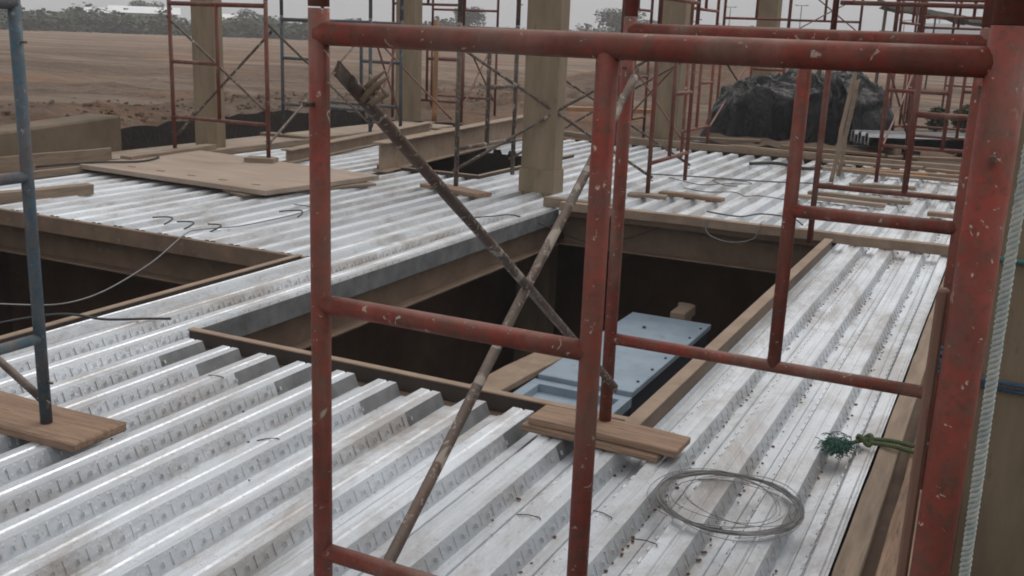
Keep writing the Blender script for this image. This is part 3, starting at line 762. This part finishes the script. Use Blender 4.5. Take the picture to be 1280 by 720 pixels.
# ropes round the close column
def wrap(label, z, dz, mat, R=.008, r=.009, w=.60, lo=1):
    x0, x1, y0, y1 = .31 - w / 2 - .016, .31 + w / 2 + .016, 5.30 - w / 2 - .016, 5.30 + w / 2 + .016
    bm = bmesh.new(); P = []
    for k in range(lo):
        q = k * .035
        P += [(x0, y0, z + q), ((x0 + x1) / 2, y0 - .004, z + q - .012 + dz), (x1, y0, z + q), (x1, (y0 + y1) / 2, z + q), (x1, y1, z + q), ((x0 + x1) / 2, y1, z + q), (x0, y1, z + q), (x0, (y0 + y1) / 2, z + q + .01)]
    P.append((x0, y0, z + lo * .035 - .01))
    twisted(bm, P, R, r, 20, 12)
    return tag(obj('rope', bm, mat), label, 'rope')
wrap('teal rope tied round the close right column', 1.10, .0, 'tealrope', .008, .009)
wrap('dark blue rope wound lower round the close right column', .50, .005, 'bluerope', .006, .008, lo=2)
bm = bmesh.new()
for k in range(4): add_tube(bm, [(.03 * math.cos(a * .5 + k), .03 * math.sin(a * .5 + k * 1.3), .05 * math.sin(a * .35 + k * 2)) for a in range(18)], .008, 7)
tag(obj('rope_knot', bm, 'bluerope', loc=(-.145, 4.60, .70)), 'dark blue rope knotted on the second frame post', 'rope knot')

# cables and hooks on the deck
cable('long grey cable hanging across the left opening onto the deck', [(-6.9, 3.6, .25), (-6.2, 4.6, .02), (-6.2, 5.3, -.1), (-6.45, 6.2, -.04), (-6.9, 7.12, .03), (-6.95, 7.4, .03), (-6.8, 7.9, .02), (-6.85, 9.0, .02), (-7.2, 9.15, .02)], .0065, 'wire')
cable('black strap lying over the edge strip of the left opening', [(-5.9, 4.2, .0), (-5.5, 4.5, .08), (-5.3, 4.7, .03), (-5.12, 4.9, .015), (-5.0, 5.0, .01)], .009)
hooks = [((-7.62, 7.55), .2), ((-7.28, 7.50), .0), ((-6.97, 7.56), -.2), ((-6.85, 8.65), .5)]
hl = ['leftmost black steel hook at the back edge of the left opening', 'middle black steel hook at the back edge of the left opening', 'black steel hook where the grey cable crosses the deck', 'black steel hook lying out on the deck near the plywood']
for ((x, y), a), lb in zip(hooks, hl):
    bm = bmesh.new(); add_tube(bm, smooth_path([(-.14, .06, .03), (0, .07, .045), (.10, .04, .05), (.12, -.03, .03), (.08, -.08, .0)], 6), .0075, 8)
    o = tag(obj('steel_hook', bm, 'cable', loc=(x, y, 0)), lb, 'hook', 'steel hooks on the deck'); o.rotation_euler = (0, 0, a)
cable('black cable looped over the concrete ledge by the plywood', [(-11.5, 10.2, .03), (-11.1, 10.75, .06), (-10.7, 10.6, .12), (-10.55, 10.1, .12), (-10.9, 9.6, .12), (-11.6, 9.2, .03)], .014)
cable('thin dark cable beside the middle column hanging into the opening', [(-5.2, 9.75, .01), (-5.05, 9.9, .02), (-4.9, 10.1, .02), (-4.70, 10.4, -.10), (-4.3, 10.9, -.35), (-3.9, 11.02, -.28), (-3.4, 11.0, -.05)], .007)
cable('long straight dark cable across the far deck', [(-4.9, 14.6, .015), (-4.1, 14.9, .01), (-3.2, 15.1, .01), (-2.3, 15.5, .015)], .009)
cable('coiled dark cable lying on the far deck', [(-4.5, 14.5, .01), (-3.9, 14.0, .02), (-3.6, 14.35, .02), (-3.3, 14.6, .02), (-3.5, 14.8, .02), (-3.85, 14.55, .03), (-3.6, 14.2, .02), (-3.4, 14.2, .02)], .006)
cable('tangled dark cable nearest the timber behind the opening', [(-4.0, 13.6, .01), (-3.6, 13.3, .03), (-3.3, 13.6, .02), (-3.05, 13.2, .04), (-2.95, 13.5, .02), (-2.6, 13.4, .02), (-2.3, 13.1, .01), (-2.35, 12.9, .0)], .006)
cable('short dark cable end by the second red frame', [(-3.0, 11.2, .12), (-2.75, 11.7, .02), (-2.55, 12.0, .03), (-2.2, 12.0, .02), (-2.0, 11.6, .02)], .009)
cable('black hose lying along the far end of the deck', [(-3.9, 17.0, .03), (-3.5, 17.3, .04), (-3.0, 17.0, .03), (-2.6, 17.4, .04), (-2.2, 17.2, .03)], .03)
cable('loop of wire hanging from the timber behind the large opening', [(-2.9, 10.79, .10), (-2.85, 10.76, -.05), (-2.6, 10.75, -.11), (-2.35, 10.76, -.04), (-2.3, 10.80, .12), (-2.3, 10.95, .12)], .007, 'wire', 'wire_loop', 'wire')

# bits of bent wire on the near deck
nails = [(-1.63, 3.62, .3), (-1.36, 3.80, -.2), (-1.12, 3.66, .1), (-3.95, 4.28, .2), (-3.1, 3.7, .9)]
nl = ['short bent wire lying left of the closest inner post', 'short bent wire lying right of the closest inner post', 'short bent wire between the inner post and the wire coil', 'short bent wire lying on the deck left of the opening corner', 'short bent wire lying out on the open near deck']
for (x, y, a), lb in zip(nails, nl):
    bm = bmesh.new(); add_tube(bm, [(-.05, 0, .004), (0, .006, .006), (.05, -.004, .004), (.055, -.02, .004)], .0024, 6)
    o = tag(obj('bent_wire', bm, 'cable', loc=(x, y, 0)), lb, 'wire', 'bits of bent wire'); o.rotation_euler = (0, 0, a)

# ------------------------------------------------------------------ black plastic heap
bm = bmesh.new(); nx, ny = 130, 100
rows = []
for j in range(ny + 1):
    row = []
    for i in range(nx + 1):
        u = i / nx * 2 - 1; v = j / ny * 2 - 1
        x = u * 1.86; y = v * 1.45
        d = (abs(u + .05 * noise.noise((v * 3, 1, 1))) ** 5 + abs(v) ** 4)
        h = max(0, 1 - d) ** .24
        top = 1.05 + .16 * sm(-1., -.3, u) + .16 * noise.noise((x * .75 + 3.1, y * .6, 0)) + .14 * noise.noise((x * 1.9, y * 1.4, 6)) + .12 * u
        q = Vector((x * 1.0, y * 1.0, 2)); wv = noise.noise_vector(q * .8) * .7
        rg = lambda k, o: (1 - abs(noise.noise((q + wv) * k + Vector((o, 0, 0))))) ** 5
        fold = .22 * rg(1.3, 0) + .13 * rg(2.6, 9) + .06 * rg(5.5, 4) - .12
        z = h * top + (fold if h > 0 else fold * .25) * (.25 + h) + (.05 if h == 0 else 0)
        row.append(bm.verts.new((x + .14 * noise.noise((x * 2.5, z * 3, 8)), y + .20 * noise.noise((x * 3.2, z * 1.2, 11)), max(-.02, z))))
    rows.append(row)
for a, b in zip(rows, rows[1:]):
    for k in range(nx): bm.faces.new((a[k], a[k + 1], b[k + 1], b[k])).smooth = True
bd = [rows[0][i] for i in range(nx + 1)] + [rows[j][nx] for j in range(1, ny + 1)] + [rows[ny][i] for i in range(nx - 1, -1, -1)] + [rows[j][0] for j in range(ny - 1, 0, -1)]
lowv = [bm.verts.new((v.co.x, v.co.y, -.15)) for v in bd]
for i in range(len(bd)):
    bm.faces.new((bd[i], lowv[i], lowv[(i + 1) % len(bd)], bd[(i + 1) % len(bd)]))
bm.faces.new(lowv)
o = tag(obj('tarpaulin_heap', bm, 'tarp', loc=(-4.12, 21.9, -.06)), 'big crumpled heap covered with black plastic sheeting', 'covered heap'); o.rotation_euler = (0, 0, .12)
# loose sacking at its foot
bm = bmesh.new()
rr = []
for j in range(13):
    rr.append([bm.verts.new((-1.9 + i * .19, -.28 + j * .055, .05 + .10 * noise.noise((i * .5, j * .45, 0)) + .08 * (j / 12))) for i in range(22)])
for a, b in zip(rr, rr[1:]):
    for k in range(21):
        f = bm.faces.new((a[k], a[k + 1], b[k + 1], b[k])); f.smooth = True
r_ = bmesh.ops.solidify(bm, geom=bm.faces[:], thickness=.02)
tag(obj('sacking', bm, 'greywood', loc=(-3.6, 19.85, .02)), 'brown crumpled sacking along the foot of the plastic heap', 'sacking')

# ------------------------------------------------------------------ stacks of new deck sheets
def sheet_stack(name, label, loc, rot, L, n, ribs):
    t = thing(name, label, 'sheet stack', loc, rot, 'stacks of white deck sheets')
    for s in range(n):
        bm = bmesh.new(); pr = []
        for k in range(ribs): pr += [(k * .30, 0), (k * .30 + .12, 0), (k * .30 + .15, .075), (k * .30 + .27, .075)]
        pr.append((ribs * .30, 0)); pr.append((ribs * .30 + .12, 0))
        A = [bm.verts.new((x - ribs * .15, 0, z + s * .014)) for x, z in pr]; B = [bm.verts.new((x - ribs * .15, L, z + s * .014)) for x, z in pr]
        for i in range(len(pr) - 1): bm.faces.new((A[i], A[i + 1], B[i + 1], B[i]))
        bmesh.ops.solidify(bm, geom=bm.faces[:], thickness=.004)
        obj('deck_sheet', bm, 'newsheet', t)
    for y in (.5, L - .5):
        bm = bmesh.new(); add_mm(bm, (-ribs * .15 - .1, y - .06, -.13), (ribs * .15 + .2, y + .06, -.005)); obj('bearer', bm, 'greywood', t)
    return t
sheet_stack('sheet_stack', 'stack of white deck sheets with dark rib ends beside the plastic heap', (-2.62, 20.0, .24), -1.02, 2.3, 12, 3)
sheet_stack('sheet_stack', 'smaller white deck sheet pile near the right red post', (-.75, 19.75, .16), -.1, 1.8, 3, 1)
# bucket and dark bag near the stack
t = thing('bucket', 'grey bucket standing between the plastic heap and the white sheets', 'bucket', (-2.55, 22.4, .0))
bm = bmesh.new(); add_tube(bm, [(0, 0, 0), (0, 0, .42)], [.16, .20], 18, True); obj('pail', bm, 'greyroof', t)
bm = bmesh.new(); add_tube(bm, [(.20 * math.cos(a * PI / 10), .02, .42 + .16 * math.sin(a * PI / 10)) for a in range(11)], .006, 6); obj('handle', bm, 'cable', t)

# ------------------------------------------------------------------ open shed, far buildings, poles
t = thing('thatched_shed', 'open shed with a sloping dark thatched roof on thin poles', 'shed', (-4.3, 58, -.2), .1)
bm = bmesh.new()
P = [(-3.0, -2.4, 4.25), (2.7, -2.4, 3.35), (2.7, 2.2, 3.3), (-3.0, 2.2, 4.2)]
n = 18
gr = []
for j in range(n + 1):
    row = []
    for i in range(n + 1):
        u, v = i / n, j / n
        p = (Vector(P[0]) * (1 - u) + Vector(P[1]) * u) * (1 - v) + (Vector(P[3]) * (1 - u) + Vector(P[2]) * u) * v
        e = .10 if i in (0, n) or j in (0, n) else .03
        p += Vector((rnd.uniform(-e, e) * 1.5, rnd.uniform(-e, e) * 1.5, rnd.uniform(-e, e) + .30 * math.sin(v * PI)))
        row.append(bm.verts.new(p))
    gr.append(row)
for a, b in zip(gr, gr[1:]):
    for k in range(n): bm.faces.new((a[k], a[k + 1], b[k + 1], b[k]))
bmesh.ops.solidify(bm, geom=bm.faces[:], thickness=.14)
obj('roof', bm, 'thatch', t)
for x, y, h in ((-2.7, -2.1, 4.1), (-.3, -2.1, 3.7), (2.4, -2.1, 3.3), (-2.7, 2.0, 4.1), (2.4, 2.0, 3.25), (.6, -2.1, 3.55)):
    bm = bmesh.new(); add_tube(bm, [(x, y, 0), (x + .05, y, h)], .045, 8); obj('pole', bm, 'bark', t)
bm = bmesh.new(); add_tube(bm, [(-2.8, -2.1, 2.95), (2.9, -2.1, 2.85)], .06, 8); obj('rail', bm, 'bark', t)

def house(name, label, loc, L, W_, H, rh, rot=0., wall='whitewash', roof='whitewash', cat='building', doors=3):
    t = thing(name, label, cat, loc, rot, 'far buildings')
    bm = bmesh.new(); add_mm(bm, (-L / 2, -W_ / 2, -1), (L / 2, W_ / 2, H)); obj('wall', bm, wall, t)
    bm = bmesh.new(); e = .6
    A = [(-L / 2 - e, -W_ / 2 - e, H + .01), (L / 2 + e, -W_ / 2 - e, H + .01), (L / 2 + e, 0, H + rh), (-L / 2 - e, 0, H + rh), (-L / 2 - e, W_ / 2 + e, H + .01), (L / 2 + e, W_ / 2 + e, H + .01)]
    v = [bm.verts.new(p) for p in A]
    for f in ((0, 1, 2, 3), (3, 2, 5, 4), (0, 3, 4), (1, 5, 2), (0, 4, 5, 1)): bm.faces.new([v[i] for i in f])
    obj('roof', bm, roof, t)
    for k in range(doors):
        x = -L / 2 + L * (k + .5) / doors
        bm = bmesh.new(); add_mm(bm, (x - .8, -W_ / 2 - .05, .5), (x + .8, -W_ / 2 - .004, H - .6)); obj('window', bm, 'cable', t)
    return t
house('warehouse', 'longest low white warehouse roof among the far trees at the left', (-143, 140, -.7), 11, 7, 3.5, 1.2, .78, doors=5)
house('warehouse', 'white shed partly hidden by trees right of the left column', (-132, 152.5, -.7), 10, 7, 2.9, 1.1, .7)
house('house', 'small bright white house at the upper left corner', (-146, 132, -.7), 3, 3, 3.3, .9, .8, doors=2)
house('barn', 'long grey roofed barn on the horizon at the right', (2, 150, -.5), 30, 12, 3.0, 2.8, .02, 'greyroof', 'greyroof', doors=5)
house('hut', 'small grey hut on the horizon left of the distant column', (-46, 190, -.6), 5, 5, 3.2, 1.6, .2, 'greyroof', 'greyroof', doors=1)

def lamp_pole(label, x, y, h):
    t = thing('lamp_pole', label, 'lamp pole', (x, y, -.6), 0, 'lamp poles on the horizon')
    bm = bmesh.new(); add_tube(bm, [(0, 0, 0), (0, 0, h)], [.16, .10], 8); obj('mast', bm, 'greyroof', t)
    bm = bmesh.new(); add_tube(bm, [(-.9, 0, h), (.9, 0, h)], .07, 6)
    for s in (-.9, .9): add_box(bm, (s, 0, h + .05), (.5, .25, .14))
    obj('lamp_head', bm, 'greyroof', t)
D0 = Vector((0, 1))
for lb, px, d, h in (('twin lamp pole left of the second frame post', -.262, 190, 8.6), ('second lamp pole just right of the second frame post', -.226, 195, 8.2), ('tallest lamp pole above the grey hut', -.195, 185, 9.0),
                     ('short lamp pole left of the far right frames', -.103, 200, 7.4), ('lamp pole between the two far right frames', -.074, 195, 7.6), ('thin lamp pole left of the middle column', -.455, 200, 6.4)):
    lamp_pole(lb, px * d, d, h)

# ------------------------------------------------------------------ far trees
def leaf_quads(bm, c, rad, n, s):
    c = Vector(c)
    for k in range(n):
        d = Vector((rnd.gauss(0, 1), rnd.gauss(0, 1), rnd.gauss(0, 1))).normalized() * (rnd.random() ** .45)
        p = c + Vector((d.x * rad[0], d.y * rad[1], d.z * rad[2]))
        q = s * rnd.uniform(.6, 1.4)
        M3 = Matrix.Rotation(rnd.uniform(0, 6.3), 3, 'Z') @ Matrix.Rotation(rnd.uniform(-1.2, 1.2), 3, 'X')
        bm.faces.new([bm.verts.new(p + M3 @ Vector((x * q, y * q, rnd.uniform(-.2, .2) * q))) for x, y in ((-1, -.6), (1, -.7), (.8, .7), (-.9, .6))])
bm = bmesh.new()
def treeline(ang0, ang1, dist0, dist1, h0, h1, n):
    for k in range(n):
        a = rnd.uniform(ang0, ang1); d = rnd.uniform(dist0, dist1)
        x, y = d * math.sin(a), d * math.cos(a)
        h = rnd.uniform(h0, h1) * (.8 + .5 * noise.noise((a * 22, 0, 0)) + .25 * noise.noise((a * 70, 1, 0)))
        w = rnd.uniform(1.6, 3.4)
        leaf_quads(bm, (x, y, -.8 + h * .45), (w, w, h * .55), 60, .30)
treeline(-1.12, -.52, 172, 225, 3.2, 5.0, 1150)
treeline(-.56, .12, 200, 260, 3.6, 5.4, 800)
treeline(.1, .5, 200, 260, 3.6, 5.4, 150)
o = obj('treeline', bm, 'leaf'); kind(o, 'stuff'); o['label'] = 'dark green band of far trees along the horizon'; o['category'] = 'trees'

def tree(label, x, y, h, w):
    t = thing('tree', label, 'tree', (x, y, -.7), 0, 'single trees on the horizon')
    bm = bmesh.new(); add_tube(bm, [(0, 0, 0), (.1, 0, h * .45), (.0, .1, h * .8)], [.28, .2, .08], 8)
    for k in range(4): add_tube(bm, [(0.05, 0, h * .35), (w * .5 * math.cos(k * 1.6), w * .5 * math.sin(k * 1.6), h * .65)], [.12, .04], 6)
    obj('trunk', bm, 'bark', t)
    bm = bmesh.new()
    for k in range(15):
        a = rnd.uniform(0, 6.3); r0 = w * .62 * rnd.random() ** .5
        leaf_quads(bm, (r0 * math.cos(a), r0 * math.sin(a), h * rnd.uniform(.42, .86)), (w * .42, w * .42, h * .17), 190, .20)
    obj('crown', bm, 'leafdark', t)
for lb, px, d, h, w in (('round dark tree standing above the horizon left of the middle column', -.5475, 185, 7.2, 4.4), ('broad tree on the horizon right of the middle column', -.372, 185, 8.2, 6.0),
                        ('low tree further right beside the broad one', -.342, 195, 6.8, 4.0), ('small tree next to the grey hut', -.232, 195, 5.8, 3.5), ('bushy tree near the small white house', -1.02, 175, 6.5, 4.5)):
    r_ = d / math.sqrt(1 + px * px)
    tree(lb, px * d, d, h, w)
# dark shrubs behind the sheets at the right
for lb, x, y, h in (('dark green shrub behind the white sheets', -1.75, 27.0, .8), ('second dark shrub close to the right red posts', -1.2, 27.6, .85)):
    t = thing('shrub', lb, 'shrub', (x, y, -.15), 0, 'shrubs behind the white sheets')
    bm = bmesh.new()
    for k in range(5): add_tube(bm, [(0, 0, 0), (rnd.uniform(-.3, .3), rnd.uniform(-.3, .3), h * .7)], [.02, .008], 5)
    obj('stem', bm, 'bark', t)
    bm = bmesh.new(); leaf_quads(bm, (0, 0, h * .62), (.26, .26, h * .40), 420, .05); obj('foliage', bm, 'leafdark', t)

# ------------------------------------------------------------------ hazy air
bm = bmesh.new(); add_mm(bm, (-420, -150, -5.5), (330, 420, 14))
hz = bpy.data.materials.new('haze'); hz.use_nodes = True; hn = hz.node_tree; hn.nodes.clear()
ho = hn.nodes.new('ShaderNodeOutputMaterial'); pv = hn.nodes.new('ShaderNodeVolumePrincipled')
pv.inputs['Color'].default_value = (.93, .91, .89, 1); pv.inputs['Density'].default_value = .0013
hn.links.new(pv.outputs[0], ho.inputs['Volume'])
kind(obj('haze', bm, hz), 'stuff')

# ------------------------------------------------------------------ world, sun, camera
w = bpy.data.worlds.new('World'); sc.world = w; w.use_nodes = True
nt = w.node_tree; bg = nt.nodes['Background']
sky = nt.nodes.new('ShaderNodeTexSky'); sky.sky_type = 'NISHITA'; sky.sun_disc = False
SUN_EL, SUN_AZ = math.radians(52), math.radians(25)
sky.sun_elevation = SUN_EL; sky.sun_rotation = SUN_AZ; sky.dust_density = 6; sky.air_density = 1.5; sky.ozone_density = 1.
hs = nt.nodes.new('ShaderNodeHueSaturation'); hs.inputs['Saturation'].default_value = .16
nt.links.new(sky.outputs[0], hs.inputs['Color'])
# even overcast layer with faint cloud structure
tc = nt.nodes.new('ShaderNodeTexCoord'); mp = nt.nodes.new('ShaderNodeMapping'); mp.inputs['Scale'].default_value = (1, 1, 4)
nt.links.new(tc.outputs['Generated'], mp.inputs[0])
cl = ramp(nt, noise_tex(nt, mp.outputs[0], 2.2, 6, .55), [(.3, (4.6, 4.75, 5.2)), (.7, (5.6, 5.75, 6.15))])
cv = mix(nt, .78, hs.outputs[0], cl)
sxyz = nt.nodes.new('ShaderNodeSeparateXYZ'); nt.links.new(tc.outputs['Generated'], sxyz.inputs[0])
gr_ = ramp(nt, sxyz.outputs[2], [(0., (.98, .96, .93)), (.12, (1.05, 1.02, .97)), (.9, (1.85, 1.79, 1.70))])
cv = mix(nt, 1., cv, gr_, 'MULTIPLY')
nt.links.new(cv, bg.inputs['Color']); bg.inputs['Strength'].default_value = .10

sl = bpy.data.lights.new('Sun', 'SUN'); sl.energy = .5; sl.angle = math.radians(25); sl.color = (1., .95, .88)
so = bpy.data.objects.new('Sun', sl); COL.objects.link(so)
dirv = Vector((math.sin(SUN_AZ) * math.cos(SUN_EL), math.cos(SUN_AZ) * math.cos(SUN_EL), math.sin(SUN_EL)))
so.rotation_euler = (-dirv).to_track_quat('-Z', 'Y').to_euler()

cam = bpy.data.cameras.new('Camera'); co = bpy.data.objects.new('Camera', cam); COL.objects.link(co)
R = Matrix(((0.8954766259599076, -0.14136087169157283, 0.4220648247770221), (0.4434732902584353, 0.20214131369919378, -0.8731954707414152), (0.03811893475449245, 0.9691006104892117, 0.2437025924413196)))
co.matrix_world = Matrix.Translation((0, 0, 2.0)) @ R.to_4x4()
cam.sensor_width = 36; cam.lens = 1270 / 1280 * 36; cam.clip_start = .05; cam.clip_end = 4000
sc.camera = co
sc.view_settings.view_transform = 'Standard'; sc.view_settings.look = 'None'; sc.view_settings.gamma = 1; sc.view_settings.use_curve_mapping = False
sc.view_settings.exposure = .22
sc.cycles.filter_width = 1.9
